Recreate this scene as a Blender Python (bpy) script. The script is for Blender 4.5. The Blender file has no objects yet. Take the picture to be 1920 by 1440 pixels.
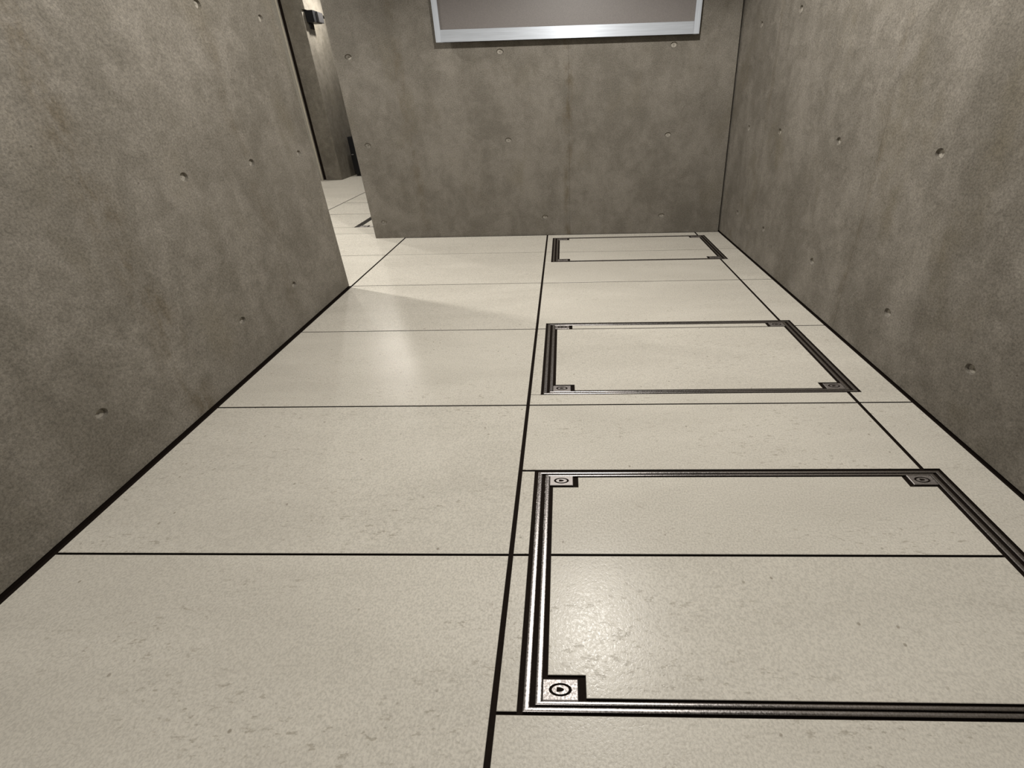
import bpy, bmesh, math, random
from mathutils import Matrix, Vector
random.seed(7)
SC = bpy.context.scene
COL = SC.collection

# ------------------------------------------------------------------ camera
cam = bpy.data.cameras.new('camera')
cam_o = bpy.data.objects.new('camera', cam)
COL.objects.link(cam_o)
R_ = (0.99943374, 0.0209193, -0.02635475)
U_ = (0.01367758, 0.46304306, 0.88623024)
F_ = (-0.0307427, 0.88608888, -0.46249474)
m = Matrix.Identity(4)
for i in range(3):
    m[i][0], m[i][1], m[i][2] = R_[i], U_[i], -F_[i]
m[0][3], m[1][3], m[2][3] = 0.14902, -0.69928, 1.02737
cam_o.matrix_world = m
cam.sensor_width = 36.0
cam.lens = 813.694 / 1920 * 36
cam.shift_x = (960 - 1037.359) / 1920
cam.shift_y = (604.288 - 720) / 1920
cam.clip_start = 0.02
SC.camera = cam_o

# ------------------------------------------------------------------ world, lights, exposure
w = bpy.data.worlds.new('world')
SC.world = w
w.use_nodes = True
w.node_tree.nodes['Background'].inputs[0].default_value = (0.9, 0.85, 0.75, 1)
w.node_tree.nodes['Background'].inputs[1].default_value = 0.02
SC.view_settings.view_transform = 'Standard'
SC.view_settings.look = 'None'
SC.view_settings.exposure = 0.0
SC.view_settings.gamma = 1.0
SC.view_settings.use_curve_mapping = False

WARM = (1.0, 0.96, 0.89)
def downlight(x, y, z, power, radius=0.045, color=WARM, spread=180, aim=None):
    l = bpy.data.lights.new('downlight', 'AREA')
    l.shape = 'DISK'
    l.size = radius * 2
    l.energy = power
    l.color = color
    l.spread = math.radians(spread)
    o = bpy.data.objects.new('downlight', l)
    o.location = (x, y, z)
    if aim:
        o.rotation_euler = (Vector(aim) - Vector((x, y, z))).to_track_quat('-Z', 'Y').to_euler()
    COL.objects.link(o)
    return o
CEIL = 2.47
LIGHTS = ((-0.30, -1.35, 2.40, 11),          # behind the photographer
          (-2.40, 2.26, 2.40, 48),           # corridor row
          (-2.40, 3.46, 2.40, 17))
for L_ in LIGHTS:
    downlight(*L_)
downlight(-2.62, 6.22, 2.36, 13, spread=130, aim=(-3.165, 6.10, 1.75))   # wall washer at the corridor end
spot = bpy.data.lights.new('bay_spotlight', 'SPOT')         # over the bay, in front of the panel
spot.energy, spot.color, spot.shadow_soft_size = 172, WARM, 0.045
spot.spot_size, spot.spot_blend = math.radians(152), 0.35
spot_o = bpy.data.objects.new('bay_spotlight', spot)
spot_o.location = (0.28, 1.02, 2.38)
COL.objects.link(spot_o)
bulb = bpy.data.lights.new('corridor_lamp', 'POINT')
bulb.energy, bulb.color, bulb.shadow_soft_size = 54, WARM, 0.05
bulb_o = bpy.data.objects.new('corridor_lamp', bulb)
bulb_o.location = (-2.36, 4.66, 2.38)
COL.objects.link(bulb_o)

# ------------------------------------------------------------------ helpers
def link(o, parent=None):
    COL.objects.link(o)
    if parent is not None:
        o.parent = parent
    return o

def obj(name, bm, mat, parent=None, smooth=False, recalc=True):
    me = bpy.data.meshes.new(name)
    if recalc:
        bmesh.ops.recalc_face_normals(bm, faces=bm.faces)
    bm.to_mesh(me)
    bm.free()
    me.materials.append(mat)
    if smooth:
        for p in me.polygons:
            p.use_smooth = True
    return link(bpy.data.objects.new(name, me), parent)

def thing(name, label, cat, loc=(0, 0, 0), group=None):
    o = bpy.data.objects.new(name, None)
    o.empty_display_size = 0.1
    o.location = loc
    o['label'] = label
    o['category'] = cat
    if group:
        o['group'] = group
    return link(o)

def structure(o, label=None):
    o['kind'] = 'structure'
    if label:
        o['label'] = label
        o['category'] = o.name.split('_')[0]
    return o

def box(bm, x0, x1, y0, y1, z0, z1):
    v = [bm.verts.new(p) for p in ((x0, y0, z0), (x1, y0, z0), (x1, y1, z0), (x0, y1, z0),
                                   (x0, y0, z1), (x1, y0, z1), (x1, y1, z1), (x0, y1, z1))]
    for f in ((0, 3, 2, 1), (4, 5, 6, 7), (0, 1, 5, 4), (1, 2, 6, 5), (2, 3, 7, 6), (3, 0, 4, 7)):
        bm.faces.new([v[i] for i in f])

def bevel_box(x0, x1, y0, y1, z0, z1, b, seg=2):
    bm = bmesh.new()
    box(bm, x0, x1, y0, y1, z0, z1)
    bmesh.ops.bevel(bm, geom=list(bm.edges), offset=b, segments=seg, affect='EDGES', profile=0.5)
    return bm

def prism(bm, poly, z0, z1, ch=0.0):
    """Rectilinear polygon (counter-clockwise) raised from z0 to z1, top edge chamfered by ch."""
    n = len(poly)
    def ring(z, off):
        out = []
        for i in range(n):
            a, b, c = poly[i - 1], poly[i], poly[(i + 1) % n]
            d1 = Vector((b[0] - a[0], b[1] - a[1])).normalized()
            d2 = Vector((c[0] - b[0], c[1] - b[1])).normalized()
            n1, n2 = Vector((-d1.y, d1.x)), Vector((-d2.y, d2.x))
            p = Vector(b) + (n1 + n2) * off
            out.append(bm.verts.new((p.x, p.y, z)))
        return out
    rings = [ring(z0, 0)]
    if ch > 0:
        rings += [ring(z1 - ch, 0), ring(z1, ch)]
    else:
        rings += [ring(z1, 0)]
    for a, b in zip(rings, rings[1:]):
        for i in range(n):
            j = (i + 1) % n
            bm.faces.new((a[i], a[j], b[j], b[i]))
    bm.faces.new(rings[-1])
    bm.faces.new(list(reversed(rings[0])))
    for f in bm.faces:                       # grout clings to the sides below the arris
        if max(v.co.z for v in f.verts) < z1 - ch * 0.5:
            f.material_index = 1

def rect(x0, x1, y0, y1):
    return [(x0, y0), (x1, y0), (x1, y1), (x0, y1)]

# ------------------------------------------------------------------ materials
class NT:
    def __init__(self, name):
        self.mat = bpy.data.materials.new(name)
        self.mat.use_nodes = True
        self.t = self.mat.node_tree
        self.t.nodes.clear()
        self.out = self.t.nodes.new('ShaderNodeOutputMaterial')
        self.b = self.t.nodes.new('ShaderNodeBsdfPrincipled')
        self.t.links.new(self.b.outputs[0], self.out.inputs[0])
    def n(self, kind, **kw):
        nd = self.t.nodes.new('ShaderNode' + kind)
        for k, v in kw.items():
            setattr(nd, k, v)
        return nd
    def set(self, sock, v):
        if hasattr(v, 'is_output'):
            self.t.links.new(v, sock)
        elif isinstance(v, (tuple, list)):
            sock.default_value = tuple(v) + ((1,) if len(v) == 3 and len(sock.default_value) == 4 else ())
        else:
            sock.default_value = v
    def math(self, op, a, b=None, c=None, clamp=False):
        nd = self.n('Math', operation=op, use_clamp=clamp)
        for s, v in zip(nd.inputs, (a, b, c)):
            if v is not None:
                self.set(s, v)
        return nd.outputs[0]
    def pos(self):
        return self.n('NewGeometry').outputs['Position']
    def mapped(self, vec, scale=(1, 1, 1), rot=(0, 0, 0), loc=(0, 0, 0)):
        nd = self.n('Mapping')
        self.set(nd.inputs[0], vec)
        nd.inputs[1].default_value = loc
        nd.inputs[2].default_value = rot
        nd.inputs[3].default_value = scale
        return nd.outputs[0]
    def noise(self, vec, scale, detail=4, rough=0.55, dist=0.0):
        nd = self.n('TexNoise')
        self.set(nd.inputs['Vector'], vec)
        nd.inputs['Scale'].default_value = scale
        nd.inputs['Detail'].default_value = detail
        nd.inputs['Roughness'].default_value = rough
        nd.inputs['Distortion'].default_value = dist
        return nd.outputs['Fac']
    def ramp(self, v, lo, hi, a=0.0, b=1.0):
        nd = self.n('MapRange')
        nd.interpolation_type = 'SMOOTHSTEP'
        self.set(nd.inputs[0], v)
        for i, x in enumerate((lo, hi, a, b)):
            nd.inputs[i + 1].default_value = x
        return nd.outputs[0]
    def mix(self, f, a, b, mode='MIX'):
        nd = self.n('Mix', data_type='RGBA', blend_type=mode)
        self.set(nd.inputs[0], f)
        self.set(nd.inputs[6], a)
        self.set(nd.inputs[7], b)
        return nd.outputs[2]
    def bump(self, h, strength, dist):
        nd = self.n('Bump')
        nd.inputs['Strength'].default_value = strength
        nd.inputs['Distance'].default_value = dist
        self.set(nd.inputs['Height'], h)
        self.t.links.new(nd.outputs[0], self.b.inputs['Normal'])
    def gray(self, f):
        nd = self.n('CombineColor')
        for i in range(3):
            self.set(nd.inputs[i], f)
        return nd.outputs[0]

def srgb(r, g, b):
    return tuple((c / 255 / 12.92) if c / 255 <= 0.04045 else ((c / 255 + 0.055) / 1.055) ** 2.4 for c in (r, g, b))

def concrete(name, axis='X', stains=(), lo=(0.160, 0.145, 0.121), hi=(0.246, 0.225, 0.195), patch=0.5, seed=0.0):
    """Cast concrete: cloudy mottling drawn down the wall, fine grain, stained formwork seams.
    axis = coordinate that runs along the wall; stains = (coordinate, width, strength)."""
    k = NT(name)
    p = k.mapped(k.pos(), loc=(seed, seed * 1.7, seed * 0.6))
    cloud = k.noise(k.mapped(p, scale=(1.0, 1.0, 0.62)), 3.4, 7, 0.66, 0.5)
    streak = k.noise(k.mapped(p, scale=(1.0, 1.0, 0.22)), 9.0, 5, 0.6, 0.2)
    blot = k.noise(p, 13.0, 6, 0.65, 0.5)
    grain = k.noise(p, 150.0, 3, 0.7)
    grain2 = k.noise(p, 330.0, 2, 0.6)
    f = k.math('ADD', k.math('MULTIPLY', cloud, 0.55), k.math('MULTIPLY', streak, 0.20))
    f = k.math('ADD', f, k.math('MULTIPLY', blot, 0.42))
    f = k.ramp(f, 0.45, 0.75)
    c = k.mix(f, lo, hi)
    # brownish and greenish ageing
    age = k.ramp(k.noise(k.mapped(p, scale=(1, 1, 0.6), loc=(5.3, 1.1, 2.2)), 3.4, 6, 0.6), 0.52, 0.72, 0, patch)
    c = k.mix(age, c, tuple(x * y for x, y in zip(lo, (1.0, 0.97, 0.86))))
    sep = k.n('SeparateXYZ')
    k.set(sep.inputs[0], k.pos())
    co = sep.outputs[axis]
    wob = k.math('MULTIPLY', k.math('SUBTRACT', k.noise(k.pos(), 3.0, 4), 0.5), 0.10)
    amount = None
    for (u0, wd, st) in stains:
        d = k.math('ABSOLUTE', k.math('SUBTRACT', k.math('ADD', co, wob), u0))
        g = k.ramp(d, 0.0, wd, st, 0.0)
        amount = g if amount is None else k.math('MAXIMUM', amount, g)
    if amount is not None:
        br = k.ramp(k.noise(k.mapped(p, scale=(1, 1, 0.5)), 11.0, 6, 0.7), 0.40, 0.66)
        c = k.mix(k.math('MULTIPLY', amount, br), c, (0.115, 0.092, 0.06))
    g = k.math('ADD', k.math('MULTIPLY', grain, 0.65), k.math('MULTIPLY', grain2, 0.35))
    c = k.mix(1.0, c, k.gray(k.ramp(g, 0.30, 0.70, 0.66, 1.34)), 'MULTIPLY')
    # pin holes left by air bubbles
    vor = k.n('TexVoronoi')
    k.set(vor.inputs['Vector'], p)
    vor.inputs['Scale'].default_value = 16
    pit = k.ramp(vor.outputs['Distance'], 0.03, 0.07, 1, 0)
    pit = k.math('MULTIPLY', pit, k.ramp(k.noise(p, 7.0, 1), 0.56, 0.6))
    c = k.mix(k.math('MULTIPLY', pit, 0.45), c, (0.05, 0.04, 0.03))
    k.set(k.b.inputs['Base Color'], c)
    k.b.inputs['Roughness'].default_value = 0.72
    k.b.inputs['Specular IOR Level'].default_value = 0.3
    h = k.math('ADD', k.math('MULTIPLY', blot, 0.6), k.math('MULTIPLY', grain, 0.25))
    h = k.math('SUBTRACT', h, k.math('MULTIPLY', pit, 0.6))
    k.bump(h, 0.35, 0.006)
    return k.mat

def limestone(name):
    k = NT(name)
    rnd = k.n('ObjectInfo').outputs['Random']
    off = k.n('CombineXYZ')
    for i, s in enumerate((13.0, 29.0, 7.0)):
        k.set(off.inputs[i], k.math('MULTIPLY', rnd, s))
    add = k.n('VectorMath', operation='ADD')
    k.set(add.inputs[0], k.pos())
    k.set(add.inputs[1], off.outputs[0])
    p = add.outputs[0]
    drift = k.mapped(p, scale=(0.45, 1.6, 1.0), rot=(0, 0, 0.16))
    cloud = k.noise(drift, 3.2, 6, 0.6, 0.4)
    grain = k.noise(p, 210.0, 3, 0.65)
    c = k.mix(k.ramp(cloud, 0.30, 0.70), (0.600, 0.568, 0.503), (0.672, 0.638, 0.568))
    c = k.mix(1.0, c, k.gray(k.ramp(grain, 0.30, 0.70, 0.87, 1.11)), 'MULTIPLY')
    # short dark and pale flecks drawn along the bedding of the stone
    fl = k.noise(k.mapped(p, scale=(0.55, 1.5, 1), rot=(0, 0, 0.22)), 74.0, 3, 0.65)
    region = k.ramp(k.noise(drift, 5.0, 4), 0.42, 0.64, 0.12, 1.0)
    dark = k.math('MULTIPLY', k.ramp(fl, 0.58, 0.70), region)
    c = k.mix(k.math('MULTIPLY', dark, 0.50), c, (0.27, 0.235, 0.18))
    pale = k.math('MULTIPLY', k.ramp(fl, 0.40, 0.30), region)
    c = k.mix(k.math('MULTIPLY', pale, 0.45), c, (0.76, 0.73, 0.66))
    vor = k.n('TexVoronoi')
    k.set(vor.inputs['Vector'], p)
    vor.inputs['Scale'].default_value = 26
    spk = k.math('MULTIPLY', k.ramp(vor.outputs['Distance'], 0.06, 0.12, 1, 0), k.ramp(k.noise(p, 9.0, 2), 0.52, 0.6))
    c = k.mix(k.math('MULTIPLY', spk, 0.6), c, (0.20, 0.165, 0.12))
    k.set(k.b.inputs['Base Color'], c)
    rough = k.ramp(grain, 0.3, 0.7, 0.22, 0.37)
    k.set(k.b.inputs['Roughness'], rough)
    k.b.inputs['Specular IOR Level'].default_value = 0.25
    h = k.math('ADD', k.math('MULTIPLY', grain, 0.5), k.math('MULTIPLY', k.noise(p, 140.0, 3, 0.6), 0.6))
    h = k.math('SUBTRACT', h, k.math('MULTIPLY', dark, 0.5))
    k.bump(h, 0.26, 0.0018)
    return k.mat

def metal(name, col, rough, aniso_axis=None, metallic=1.0):
    k = NT(name)
    k.b.inputs['Metallic'].default_value = metallic
    sc = (1, 1, 1)
    if aniso_axis == 'X':
        sc = (0.03, 1, 1)
    n = k.noise(k.mapped(k.pos(), scale=sc), 260.0, 3, 0.6)
    k.set(k.b.inputs['Base Color'], k.mix(1.0, col, k.gray(k.ramp(n, 0.3, 0.7, 0.93, 1.04)), 'MULTIPLY'))
    k.set(k.b.inputs['Roughness'], k.ramp(n, 0.3, 0.7, rough * 0.8, rough * 1.25))
    k.bump(n, 0.03, 0.0006)
    return k.mat

def plain(name, col, rough=0.6, spec=0.4, var=0.12, scale=180.0):
    k = NT(name)
    n = k.noise(k.pos(), scale, 3, 0.6)
    k.set(k.b.inputs['Base Color'], k.mix(1.0, col, k.gray(k.ramp(n, 0.3, 0.7, 1 - var, 1 + var)), 'MULTIPLY'))
    k.b.inputs['Roughness'].default_value = rough
    k.b.inputs['Specular IOR Level'].default_value = spec
    k.bump(n, 0.12, 0.001)
    return k.mat

M_TILE = limestone('limestone_tile')
M_JOINT_SHADE = plain('dark_joint_and_shade', (0.012, 0.008, 0.006), 0.9, 0.1)  # grout in the joints; also paints shade in wall gaps and the corridor recess
M_STEEL = metal('stainless_steel', (0.44, 0.415, 0.41), 0.29)
M_PLATE = metal('worn_steel_plate', (0.43, 0.40, 0.39), 0.52)
def brushed(name, tangent):
    k = NT(name)
    k.b.inputs['Metallic'].default_value = 0.36
    k.b.inputs['Roughness'].default_value = 0.47
    k.b.inputs['Specular IOR Level'].default_value = 0.15
    k.b.inputs['Anisotropic'].default_value = 0.72
    t = k.n('CombineXYZ')
    for i in range(3):
        t.inputs[i].default_value = tangent[i]
    k.t.links.new(t.outputs[0], k.b.inputs['Tangent'])
    line = (0.02, 1, 1) if tangent[2] else (1, 1, 0.02)
    n = k.noise(k.mapped(k.pos(), scale=line), 240.0, 3, 0.6)
    k.set(k.b.inputs['Base Color'], k.mix(1.0, (0.56, 0.60, 0.665), k.gray(k.ramp(n, 0.3, 0.7, 0.90, 1.07)), 'MULTIPLY'))
    return k.mat
M_ALU = brushed('brushed_aluminium', (0, 0, 1))            # brushed along the rail, glint spreads across it
M_ALU_V = brushed('brushed_aluminium_upright', (1, 0, 0))
M_PANEL = plain('grey_panel_sheet', (0.178, 0.163, 0.158), 0.42, 0.5, 0.10, 240.0)
M_BLACK = plain('black_plastic', (0.006, 0.006, 0.007), 0.45, 0.3)
M_GREY = plain('grey_plastic', (0.030, 0.029, 0.030), 0.45, 0.4)
M_PLUG = plain('mortar_plug', (0.33, 0.305, 0.265), 0.85, 0.2, 0.18, 120.0)
M_EDGE_GLINT = plain('cream_edge_glint', (0.52, 0.48, 0.40), 0.35, 0.5)  # light colour that paints the highlight along the jamb edge
M_JAMB = plain('painted_jamb', (0.34, 0.32, 0.28), 0.4, 0.5)
M_LEFT = concrete('concrete_left', 'Y', ((0.56, 0.09, 0.75), (1.25, 0.07, 0.30)), seed=1.3, patch=0.45)
M_BACK = concrete('concrete_back', 'X', ((0.185, 0.055, 0.8), (-1.01, 0.06, 0.55)), seed=4.1, patch=0.45,
                  lo=(0.148, 0.134, 0.112), hi=(0.222, 0.203, 0.175))
M_RIGHT = concrete('concrete_right', 'Y', ((1.155, 0.035, 0.55), (2.24, 0.04, 0.35)), seed=8.7, patch=0.75,
                   lo=(0.145, 0.131, 0.110), hi=(0.236, 0.216, 0.188))
M_PLAIN = concrete('concrete_corridor', 'X', (), seed=2.2, lo=(0.118, 0.106, 0.086), hi=(0.195, 0.177, 0.148))
M_CEIL = concrete('concrete_ceiling', 'X', (), seed=6.0)

# ------------------------------------------------------------------ concrete walls with tie holes
def cast_wall(name, mat, P, u0, u1, v0, v1, holes, seams, thick, label, ru=0.025, rv=0.0185, depth=0.011):
    """P(u, v, d) -> point; d = depth into the wall. Front face is gridded so every tie hole is a real recess
    (with a mortar plug as a child part) and every formwork seam a real groove."""
    bm = bmesh.new()
    us, vs = {u0, u1}, {v0, v1}
    for s in seams:
        us.update((s - 0.0018, s, s + 0.0018))
    bands = {}
    for (hu, hv) in holes:
        us.update((hu - 0.036, hu + 0.036))
        vs.update((hv - 0.03, hv + 0.03))
    us, vs = sorted(us), sorted(vs)
    def d_at(u):
        return 0.0016 if any(abs(u - s) < 1e-6 for s in seams) else 0.0
    V = {}
    def vert(u, v):
        k = (round(u, 5), round(v, 5))
        if k not in V:
            V[k] = bm.verts.new(P(u, v, d_at(u)))
        return V[k]
    N = 24
    def inhole(u, v):
        return [h for h in holes if abs(u - h[0]) < 0.036 and abs(v - h[1]) < 0.03]
    for i in range(len(us) - 1):
        for j in range(len(vs) - 1):
            cu, cv = (us[i] + us[i + 1]) / 2, (vs[j] + vs[j + 1]) / 2
            if inhole(cu, cv):
                continue
            bm.faces.new((vert(us[i], vs[j]), vert(us[i + 1], vs[j]), vert(us[i + 1], vs[j + 1]), vert(us[i], vs[j + 1])))
    for (hu, hv) in holes:
        outer, ring, low = [], [], []
        for q in range(N):
            a = 2 * math.pi * q / N
            ca, sa = math.cos(a), math.sin(a)
            mx = max(abs(ca), abs(sa))
            outer.append(bm.verts.new(P(hu + 0.036 * ca / mx, hv + 0.03 * sa / mx, 0)))
            ring.append(bm.verts.new(P(hu + ru * ca, hv + rv * sa, 0)))
            low.append(bm.verts.new(P(hu + ru * 0.80 * ca, hv + rv * 0.80 * sa, depth)))
        for q in range(N):
            r = (q + 1) % N
            bm.faces.new((outer[q], outer[r], ring[r], ring[q]))
            bm.faces.new((ring[q], ring[r], low[r], low[q]))
        bm.faces.new(low)
    c = [(u0, v0), (u1, v0), (u1, v1), (u0, v1)]
    fr = [bm.verts.new(P(u, v, 0)) for u, v in c]
    bk = [bm.verts.new(P(u, v, thick)) for u, v in c]
    for q in range(4):
        r = (q + 1) % 4
        bm.faces.new((fr[q], fr[r], bk[r], bk[q]))
    bm.faces.new(bk)
    wobj = obj(name, bm, mat)
    structure(wobj, label)
    for (hu, hv) in holes:
        b2 = bmesh.new()
        edge = []
        for q in range(16):
            a = 2 * math.pi * q / 16
            edge.append(b2.verts.new(P(hu + ru * 0.80 * math.cos(a), hv + rv * 0.80 * math.sin(a), depth - 0.0015)))
        mid = b2.verts.new(P(hu, hv, depth + 0.0005))
        for q in range(16):
            b2.faces.new((edge[q], edge[(q + 1) % 16], mid))
        obj('tie_hole_plug', b2, M_PLUG, wobj)
    return wobj

YB = 2.843
XL = -1.207
TL, TB, TR = -0.00836, -0.0139, -0.0392

# left wall: runs toward the camera, free end at y = 1.785
L_END = 1.785
cast_wall('wall_left', M_LEFT, lambda u, v, d: (XL + TL * v - d, u, v), -3.4, L_END, 0.0105, CEIL,
          [(1.268, 1.367), (1.655, 1.372), (0.892, 0.804), (1.272, 0.803), (1.650, 0.799), (0.271, 0.240),
           (0.890, 0.226), (1.281, 0.225), (0.271, 0.815), (0.271, 1.375), (0.892, 1.372)], [], 0.245,
          'grey concrete wall on the left, ending at the corridor opening', ru=0.0175, rv=0.0165)
# back wall behind the panel: free end on the left, gap at the right corner
def PB(u, v, d):
    sh = TB * v * max(0.0, min(1.0, (0.2 - u) / 1.65)) + TR * v * max(0.0, min(1.0, (u - 0.2) / 1.2))
    return (u + sh, YB + d, v)
cast_wall('wall_back', M_BACK, PB, -1.449, 1.404, 0.0, CEIL,
          [(-1.366 + 0.02, 1.307), (-1.345, 0.727), (-1.351, 0.134), (-0.285, 1.309), (-0.270, 0.738), (-0.015, 0.150),
           (0.945, 1.316), (0.944, 0.746), (0.934, 0.143)], [0.188], 0.245,
          'grey concrete wall facing the camera below the panel')
# right wall
cast_wall('wall_right', M_RIGHT, lambda u, v, d: (1.417 + TR * v + d, u, v), -3.4, 3.09, 0.0075, CEIL,
          [(2.020, 1.385), (2.514, 1.379), (1.439, 0.812), (2.038, 0.811), (0.851, 0.825), (2.504, 0.802),
           (0.462, 0.236), (0.854, 0.239), (1.441, 0.242), (2.05, 0.24), (2.51, 0.235), (0.851, 1.39), (1.44, 1.388)],
          [1.150, 2.262], 0.245, 'grey concrete wall along the right side, with a vertical formwork seam', ru=0.019, rv=0.0175)

# dark strips that paint the shadow gap under the two side walls
bm = bmesh.new()
box(bm, XL - 0.245, XL - 0.003, -3.4, L_END - 0.003, -0.005, 0.0105)
structure(obj('shadow_gap_left', bm, M_JOINT_SHADE), 'dark strip standing in for the shadow gap under the left wall')
bm = bmesh.new()
box(bm, 1.4195, 1.66, -3.4, 3.09, -0.005, 0.0075)
structure(obj('shadow_gap_right', bm, M_JOINT_SHADE), 'dark strip standing in for the shadow gap under the right wall')

# ------------------------------------------------------------------ floor: dark bed + one object per stone tile
Z_BED = -0.005
bm = bmesh.new()
box(bm, -5.0, 1.7, -3.6, 8.2, Z_BED - 0.10, Z_BED)
floor = structure(obj('floor', bm, M_JOINT_SHADE), 'pale limestone tile floor with dark joints')

JX, JY = 0.0062, 0.0029          # half joint widths
JC = 0.006                       # joints seen far down the corridor
W2 = 1.2164                      # seam right of the hatches
tile_cache = {}
def tile_rect(x0, x1, y0, y1, name='floor_tile', parent=None):
    key = (round(x1 - x0, 4), round(y1 - y0, 4))
    if key not in tile_cache:
        b = bmesh.new()
        hx, hy = key[0] / 2, key[1] / 2
        prism(b, rect(-hx, hx, -hy, hy), Z_BED + 0.0005, 0.0, 0.0009)
        bmesh.ops.recalc_face_normals(b, faces=b.faces)
        me = bpy.data.meshes.new('floor_tile')
        b.to_mesh(me)
        b.free()
        me.materials.append(M_TILE)
        me.materials.append(M_JOINT_SHADE)
        tile_cache[key] = me
    o = bpy.data.objects.new(name, tile_cache[key])
    o.location = ((x0 + x1) / 2, (y0 + y1) / 2, random.uniform(-0.0004, 0.0))
    return link(o, parent if parent is not None else floor)
def tile_poly(poly, name='floor_tile', parent=None, off=(0, 0)):
    b = bmesh.new()
    prism(b, [(x - off[0], y - off[1]) for x, y in poly], Z_BED + 0.0005, 0.0, 0.0009)
    o = obj(name, b, M_TILE, parent if parent is not None else floor)
    o.data.materials.append(M_JOINT_SHADE)
    return o

def cell(x0, x1, y0, y1):        # a grid cell between seam centre lines
    tile_rect(x0 + JX, x1 - JX, y0 + JY, y1 - JY)

YF = YB - 0.006                  # tile edge at the back wall
# left column of the bay
for k in range(-6, 5):
    y0, y1 = 0.6 * k, 0.6 * (k + 1)
    tile_rect(-1.2 + JX, -JX, y0 + JY, min(y1 - JY, YF))
# right column (with the three hatches cut in) and the narrow strip along the right wall
HATCH = {'near': (0.0445, 1.2685, -0.3205, 0.2815), 'mid': (0.0445, 1.2665, 0.6630, 1.2590),
         'far': (0.0465, 1.2690, 2.1760, 2.7570), 'corridor': (-1.8010, -0.5800, 3.2150, 3.7850)}
XR = 1.4070
for k in (-6, -5, -4, -3, -2):
    cell(0, W2, 0.6 * k, 0.6 * (k + 1))
    tile_rect(W2 + JX, XR, 0.6 * k + JY, 0.6 * (k + 1) - JY)
def strip(y0, y1, hy0=None, hy1=None, hx=None):
    """Tile between the right-hand seam and the wall, notched where a hatch frame cuts into it."""
    x0, x1 = W2 + JX, XR
    if hx is None:
        tile_rect(x0, x1, y0, y1)
    elif hy0 <= y0:
        tile_poly([(hx, y0), (x1, y0), (x1, y1), (x0, y1), (x0, hy1), (hx, hy1)])
    elif hy1 >= y1:
        tile_poly([(x0, y0), (x1, y0), (x1, y1), (hx, y1), (hx, hy0), (x0, hy0)])
    else:
        tile_poly([(x0, y0), (x1, y0), (x1, y1), (x0, y1), (x0, hy1), (hx, hy1), (hx, hy0), (x0, hy0)])
hx0, hx1, hy0, hy1 = HATCH['near']
tile_rect(JX, W2 - JX, -0.6 + JY, hy0)
tile_rect(JX, hx0, hy0 + 0.0052, -JY)
tile_rect(JX, hx0, JY, hy1 - 0.0062)
tile_rect(JX, W2 - JX, hy1, 0.6 - JY)
strip(-0.6 + JY, -JY, hy0, hy1, hx1)
strip(JY, 0.6 - JY, hy0, hy1, hx1)
hx0, hx1, hy0, hy1 = HATCH['mid']
tile_rect(JX, W2 - JX, 0.6 + JY, hy0)
tile_rect(JX, hx0, hy0 + 0.002, 1.2 - JY)
tile_rect(JX, hx0, 1.2 + JY, hy1)
tile_rect(JX, W2 - JX, hy1 + 0.0006, 1.8 - JY)
strip(0.6 + JY, 1.2 - JY, hy0, hy1, hx1)
strip(1.2 + JY, 1.8 - JY, hy0, hy1, hx1)
hx0, hx1, hy0, hy1 = HATCH['far']
tile_rect(JX, W2 - JX, 1.8 + JY, hy0)
tile_rect(JX, hx0, hy0 + 0.0008, 2.4 - JY)
tile_rect(JX, hx0, 2.4 + JY, hy1)
tile_rect(JX, W2 - JX, hy1 + 0.0008, YF)
strip(1.8 + JY, 2.4 - JY, hy0, hy1, hx1)
strip(2.4 + JY, YF, hy0, hy1, hx1)
# corridor beyond the opening
for k in range(-1, 5):
    y0, y1 = 0.6 * k, 0.6 * (k + 1)
    tile_rect(-2.4 + JX, -1.2 - JX if k >= 3 else -1.222, y0 + JY, y1 - JY)
    cell(-3.6, -2.4, y0, y1)
    cell(-4.8, -3.6, y0, y1)
hx0, hx1, hy0, hy1 = HATCH['corridor']
tile_rect(-2.4 + JX, -1.2 - JX, 3.0 + JC, hy0)
tile_rect(-2.4 + JX, hx0, hy0 + 0.008, 3.745 - JC)
tile_rect(-1.2 + JX, 0.0, 3.0 + 0.1, hy0)
tile_rect(hx1, 0.0, hy0 + 0.004, 3.745)
for y0, y1 in ((3.745, 4.30), (4.30, 4.90), (4.90, 5.50), (5.50, 6.10), (6.10, 6.70), (6.70, 7.30), (7.30, 7.90)):
    yy = max(y0 + JY, hy1)
    tile_rect(-2.4 + JX, -1.8, y0 + JC, y1 - JC)
    tile_rect(-1.8, -1.2 - JX, yy, y1 - JY)
    tile_rect(-1.2 + JX, -JX, yy, y1 - JY)
for y0, y1 in ((3.0, 3.6), (3.6, 4.2), (4.2, 4.8), (4.8, 5.4), (5.4, 6.0), (6.0, 6.6), (6.6, 7.2), (7.2, 7.8)):
    cell(-3.6, -2.4, y0, y1)
    cell(-4.8, -3.6, y0, y1)

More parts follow.
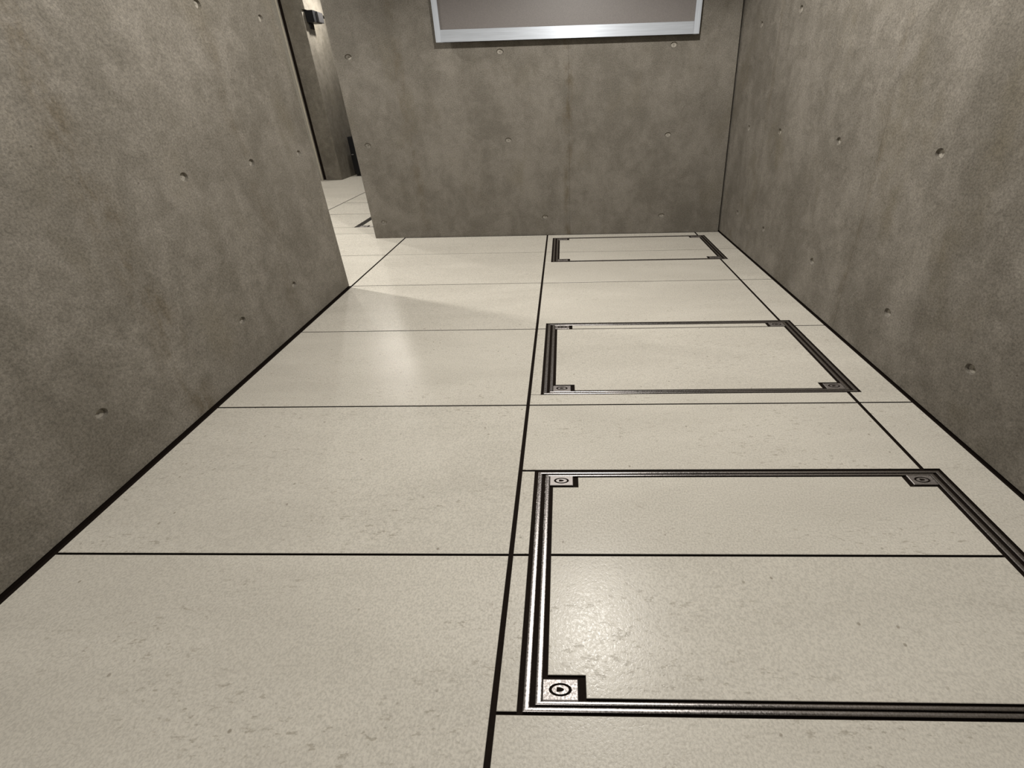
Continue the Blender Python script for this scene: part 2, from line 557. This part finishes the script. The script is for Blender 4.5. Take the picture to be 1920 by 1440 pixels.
# ------------------------------------------------------------------ floor hatches
BX = (0.0115, 0.0115, 0.0115, 0.0115, 0.0115)      # joint, outer rail, gap, inner rail, joint (left and right)
BY = (0.0050, 0.0072, 0.0035, 0.0062, 0.0048)      # the same at the near edge
BT = 0.0040                                         # the far joint is wider by this much
PLATE = (0.0690, 0.0345)                            # corner plate
LOCK = (0.0225, 0.0108)
def frame_ring(bm, X0, X1, Y0, Y1, wx, wy, z0=Z_BED + 0.001, z1=0.0006, ch=0.35):
    """Mitred rectangular frame with rounded-over rails."""
    # crowned rail: flat sides, gently rounded top
    prof = [(0, 0, z0), (0, 0, z1 - 0.0008)]
    for i in range(1, 10):
        t = i / 10
        prof.append((wx * t, wy * t, z1 - 0.0008 + 0.0008 * (1 - abs(2 * t - 1) ** 2.6)))
    prof += [(wx, wy, z1 - 0.0008), (wx, wy, z0)]
    rings = []
    for ox, oy, z in prof:
        rings.append([bm.verts.new(p) for p in ((X0 + ox, Y0 + oy, z), (X1 - ox, Y0 + oy, z),
                                                (X1 - ox, Y1 - oy, z), (X0 + ox, Y1 - oy, z))])
    for a, b in zip(rings, rings[1:] + rings[:1]):
        for i in range(4):
            j = (i + 1) % 4
            bm.faces.new((a[i], a[j], b[j], b[i]))

def ellipse_pts(cx, cy, rx, ry, n=32):
    return [(cx + rx * math.cos(2 * math.pi * i / n), cy + ry * math.sin(2 * math.pi * i / n)) for i in range(n)]

def plate_mesh(w, h):
    """Square corner plate, origin at its centre, with a round well for the lock."""
    bm = bmesh.new()
    n, hx, hy = 32, w / 2, h / 2
    zt, zl, zb = 0.0006, -0.0030, Z_BED + 0.001
    outer, chm, rim, well = [], [], [], []
    for i in range(n):
        a = 2 * math.pi * i / n
        ca, sa = math.cos(a), math.sin(a)
        mx = max(abs(ca), abs(sa))
        outer.append((hx * ca / mx, hy * sa / mx))
    vo_b = [bm.verts.new((x, y, zb)) for x, y in outer]
    vo_t = [bm.verts.new((x, y, zt - 0.0008)) for x, y in outer]
    vc = [bm.verts.new((x * (1 - 0.0012 / hx), y * (1 - 0.0012 / hy), zt)) for x, y in outer]
    vr = [bm.verts.new((x, y, zt)) for x, y in ellipse_pts(0, 0, LOCK[0], LOCK[1], n)]
    vw = [bm.verts.new((x, y, zl)) for x, y in ellipse_pts(0, 0, LOCK[0], LOCK[1], n)]
    for a, b in ((vo_b, vo_t), (vo_t, vc), (vc, vr), (vr, vw)):
        for i in range(n):
            j = (i + 1) % n
            bm.faces.new((a[i], a[j], b[j], b[i]))
    bm.faces.new(vw)
    bm.faces.new(vo_b)
    bmesh.ops.recalc_face_normals(bm, faces=bm.faces)
    me = bpy.data.meshes.new('corner_plate')
    bm.to_mesh(me)
    bm.free()
    me.materials.append(M_PLATE)
    return me
def flat_prism(name, pts, z0, z1, mat):
    bm = bmesh.new()
    a = [bm.verts.new((x, y, z0)) for x, y in pts]
    b = [bm.verts.new((x, y, z1)) for x, y in pts]
    n = len(pts)
    for i in range(n):
        j = (i + 1) % n
        bm.faces.new((a[i], a[j], b[j], b[i]))
    bm.faces.new(b)
    bm.faces.new(a)
    bmesh.ops.recalc_face_normals(bm, faces=bm.faces)
    me = bpy.data.meshes.new(name)
    bm.to_mesh(me)
    bm.free()
    me.materials.append(mat)
    return me
ME_PLATE = plate_mesh(*PLATE)
def ring_mesh():
    bm = bmesh.new()
    n = 32
    zt, zb = -0.0016, -0.0031
    r = [[bm.verts.new((x, y, z)) for x, y in ellipse_pts(0, 0, LOCK[0] * s, LOCK[1] * s, n)]
         for s, z in ((0.995, zb), (0.995, zt), (0.69, zt), (0.69, zb))]
    for a, b in zip(r, r[1:] + r[:1]):
        for i in range(n):
            j = (i + 1) % n
            bm.faces.new((a[i], a[j], b[j], b[i]))
    bmesh.ops.recalc_face_normals(bm, faces=bm.faces)
    me = bpy.data.meshes.new('lock_ring')
    bm.to_mesh(me)
    bm.free()
    me.materials.append(M_JOINT_SHADE)
    return me
ME_RING = ring_mesh()
ME_LOCK = flat_prism('lock_disc', ellipse_pts(0, 0, LOCK[0] * 0.73, LOCK[1] * 0.685), -0.0029, 0.0006, M_PLATE)
KEY = [(-0.0072, 0.0032), (-0.0076, -0.0026), (-0.0066, -0.0037), (-0.003, -0.0035), (0.002, -0.0030), (0.0062, -0.0016),
       (0.0074, 0.0), (0.0064, 0.0018), (0.002, 0.0032), (-0.003, 0.0040), (-0.0062, 0.0040)]
ME_KEY = flat_prism('keyhole', KEY, 0.0004, 0.0009, M_JOINT_SHADE)

def hatch(key, label, splits, sliver=False):
    x0, x1, y0, y1 = HATCH[key]
    cx, cy = (x0 + x1) / 2, (y0 + y1) / 2
    root = thing('floor_hatch', label, 'floor hatch', (cx, cy, 0), 'steel framed floor hatches')
    L = lambda x, y: (x - cx, y - cy)
    X0, X1, Y0, Y1 = x0 - cx, x1 - cx, y0 - cy, y1 - cy - BT
    b = bmesh.new()
    frame_ring(b, X0 + BX[0], X1 - BX[0], Y0 + BY[0], Y1 - BY[0], BX[1], BY[1])
    obj('outer_frame', b, M_STEEL, root)
    sx, sy = sum(BX[:3]), sum(BY[:3])
    b = bmesh.new()
    frame_ring(b, X0 + sx, X1 - sx, Y0 + sy, Y1 - sy, BX[3], BY[3])
    obj('inner_frame', b, M_STEEL, root)
    ix0, ix1 = X0 + sum(BX[:4]), X1 - sum(BX[:4])          # clear opening inside the inner rails
    iy0, iy1 = Y0 + sum(BY[:4]), Y1 - sum(BY[:4])
    tx0, tx1, ty0, ty1 = ix0 + BX[4], ix1 - BX[4], iy0 + BY[4], iy1 - BY[4]
    nx, ny = 0.0755, 0.0375                                 # notch in the tile round each corner plate
    ys = [ty0] + [s - cy for s in splits] + [ty1]
    for i in range(len(ys) - 1):
        a = ys[i] + (JY if i > 0 else 0)
        c = ys[i + 1] - (JY if i < len(ys) - 2 else 0)
        first, last = i == 0, i == len(ys) - 2
        poly = []
        if sliver and last:
            poly = rect(tx0 + nx, tx1 - nx, a, c)
        else:
            up = last and not sliver
            if first:
                poly += [(tx0 + nx, a), (tx1 - nx, a), (tx1 - nx, a + ny), (tx1, a + ny)]
            else:
                poly += [(tx0, a), (tx1, a)]
            if up:
                poly += [(tx1, c - ny), (tx1 - nx, c - ny), (tx1 - nx, c), (tx0 + nx, c), (tx0 + nx, c - ny), (tx0, c - ny)]
            else:
                poly += [(tx1, c), (tx0, c)]
            if first:
                poly += [(tx0, a + ny), (tx0 + nx, a + ny)]
        tile_poly(poly, 'hatch_tile', root)
    for sxn in (0, 1):
        for syn in (0, 1):
            px = ix0 + 0.002 + PLATE[0] / 2 if sxn == 0 else ix1 - 0.002 - PLATE[0] / 2
            py = iy0 + 0.0006 + PLATE[1] / 2 if syn == 0 else iy1 - 0.0006 - PLATE[1] / 2
            pl = link(bpy.data.objects.new('corner_plate', ME_PLATE), root)
            pl.location = (px, py, 0)
            for nm, me in (('lock_ring', ME_RING), ('lock_disc', ME_LOCK), ('keyhole', ME_KEY)):
                c = link(bpy.data.objects.new(nm, me), pl)
    return root

hatch('near', 'large steel-framed floor hatch nearest the camera, its two tiles split by a dark joint', [0.0])
hatch('mid', 'steel-framed floor hatch in the middle, with a thin tile sliver along its far edge', [1.1945], sliver=True)
hatch('far', 'steel-framed floor hatch at the foot of the back wall, below the panel', [2.39])
hatch('corridor', 'floor hatch in the corridor, only one dark corner seen past the wall end', [3.6])

# ------------------------------------------------------------------ framed panel hung on the back wall
PX0, PX1, PZ0, PZ1 = -0.714, 1.061, 1.3695, 2.22
PY = 2.785                                                 # front of the frame
panel = thing('wall_panel', 'blank grey display panel in a brushed aluminium frame hung on the back wall', 'panel',
              ((PX0 + PX1) / 2, 2.80, PZ0))
def pbox(name, a, b, c, d, y0, y1, mat, bev=0.0015):
    bm = bevel_box(a - (PX0 + PX1) / 2, b - (PX0 + PX1) / 2, y0 - 2.80, y1 - 2.80, c - PZ0, d - PZ0, bev)
    return obj(name, bm, mat, panel)
FW, FB = 0.039, 0.071
pbox('panel_sheet', PX0 + 0.02, PX1 - 0.02, PZ0 + 0.03, PZ1 - 0.02, PY + 0.005, PY + 0.022, M_PANEL)
pbox('frame_rail', PX0, PX0 + FW, PZ0, PZ1, PY, PY + 0.03, M_ALU_V)
pbox('frame_rail', PX1 - FW, PX1, PZ0, PZ1, PY, PY + 0.03, M_ALU_V)
pbox('frame_rail', PX0 + FW + 0.0006, PX1 - FW - 0.0006, PZ0, PZ0 + FB, PY, PY + 0.03, M_ALU)
pbox('frame_rail', PX0 + FW + 0.0006, PX1 - FW - 0.0006, PZ1 - FB, PZ1, PY, PY + 0.03, M_ALU)
for bx in (PX0 + 0.25, PX1 - 0.25):
    pbox('wall_bracket', bx - 0.03, bx + 0.03, PZ0 + 0.5, PZ0 + 0.58, PY + 0.02, YB, M_GREY)

# ------------------------------------------------------------------ corridor beyond the opening
def slab(name, x0, x1, y0, y1, z0, z1, mat, label):
    bm = bmesh.new()
    box(bm, x0, x1, y0, y1, z0, z1)
    return structure(obj(name, bm, mat), label)
XC = -3.165                                                # face of the side wall seen down the corridor
bm = bevel_box(-3.405, XC, 5.955, 7.0, 0.0, CEIL, 0.004)
structure(obj('wall_corridor', bm, M_PLAIN), 'dark concrete wall end down the corridor')
slab('trim_1', -3.60, -3.456, 5.93, 5.985, 0.0, CEIL, M_JAMB, 'pale jamb strip beside the dark wall end in the corridor')
slab('trim_3', -3.4555, -3.443, 5.926, 5.945, 0.0, CEIL, M_EDGE_GLINT, 'cream strip standing in for the highlight on the edge of the pale jamb')  # edge highlight built as a pale strip
slab('wall_corridor_left', -4.95, -3.602, 5.955, 6.2, 0.0, CEIL, M_PLAIN, 'concrete wall closing the corridor on the left')
slab('wall_corridor_recess', -3.603, -3.4055, 5.99, 6.30, 0.0, CEIL, M_JOINT_SHADE, 'black slab standing in for the shaded recess between the jamb and the wall end')  # shade of the narrow gap put in as black colour
slab('wall_end', -3.164, 0.3, 7.0, 7.2, 0.0, CEIL, M_PLAIN, 'concrete wall at the far end of the corridor')
slab('wall_corridor_right', 0.06, 0.28, 3.095, 6.99, 0.0, CEIL, M_PLAIN, 'concrete wall on the right of the corridor')
slab('wall_side', -4.95, -4.75, -0.65, 5.95, 0.0, CEIL, M_PLAIN, 'concrete wall on the far left of the corridor')
slab('wall_corridor_near', -4.74, -1.46, -0.85, -0.65, 0.0, CEIL, M_PLAIN, 'concrete wall closing the corridor behind the left wall')
slab('wall_front', -1.2, 1.7, -3.6, -3.41, 0.0, CEIL, M_PLAIN, 'concrete wall behind the camera')
slab('ceiling', -5.0, 1.7, -3.6, 7.2, CEIL + 0.002, CEIL + 0.15, M_CEIL, 'concrete ceiling')
slab('trim_2', XC + 0.0005, -3.12, 5.9555, 6.99, 2.085, CEIL, M_PLAIN, 'concrete lintel above the wall speaker')

spk = thing('wall_speaker', 'small black speaker box high on the corridor wall', 'speaker', (XC + 0.06, 6.1, 1.955))
obj('cabinet', bevel_box(-0.052, 0.055, -0.09, 0.10, 0.0, 0.130, 0.004), M_BLACK, spk)
obj('side_grille', bevel_box(0.0555, 0.088, -0.03, 0.10, 0.005, 0.118, 0.004), M_GREY, spk)
obj('wall_bracket', bevel_box(-0.0595, -0.048, -0.03, 0.06, -0.06, 0.10, 0.003), M_BLACK, spk)

cab = thing('cabinet', 'low black cabinet on the floor at the end of the corridor', 'cabinet', (-2.85, 6.40, 0.0))
obj('body', bevel_box(-0.245, 0.24, -0.13, 0.15, 0.03, 0.565, 0.004), M_BLACK, cab)
obj('plinth', bevel_box(-0.23, 0.225, -0.115, 0.14, 0.0, 0.0305, 0.002), M_BLACK, cab)
dr = obj('door', bevel_box(-0.24, 0.235, -0.145, -0.1295, 0.04, 0.555, 0.003), M_BLACK, cab)
obj('handle', bevel_box(-0.225, -0.195, -0.165, -0.1445, 0.31, 0.325, 0.003), M_STEEL, dr)
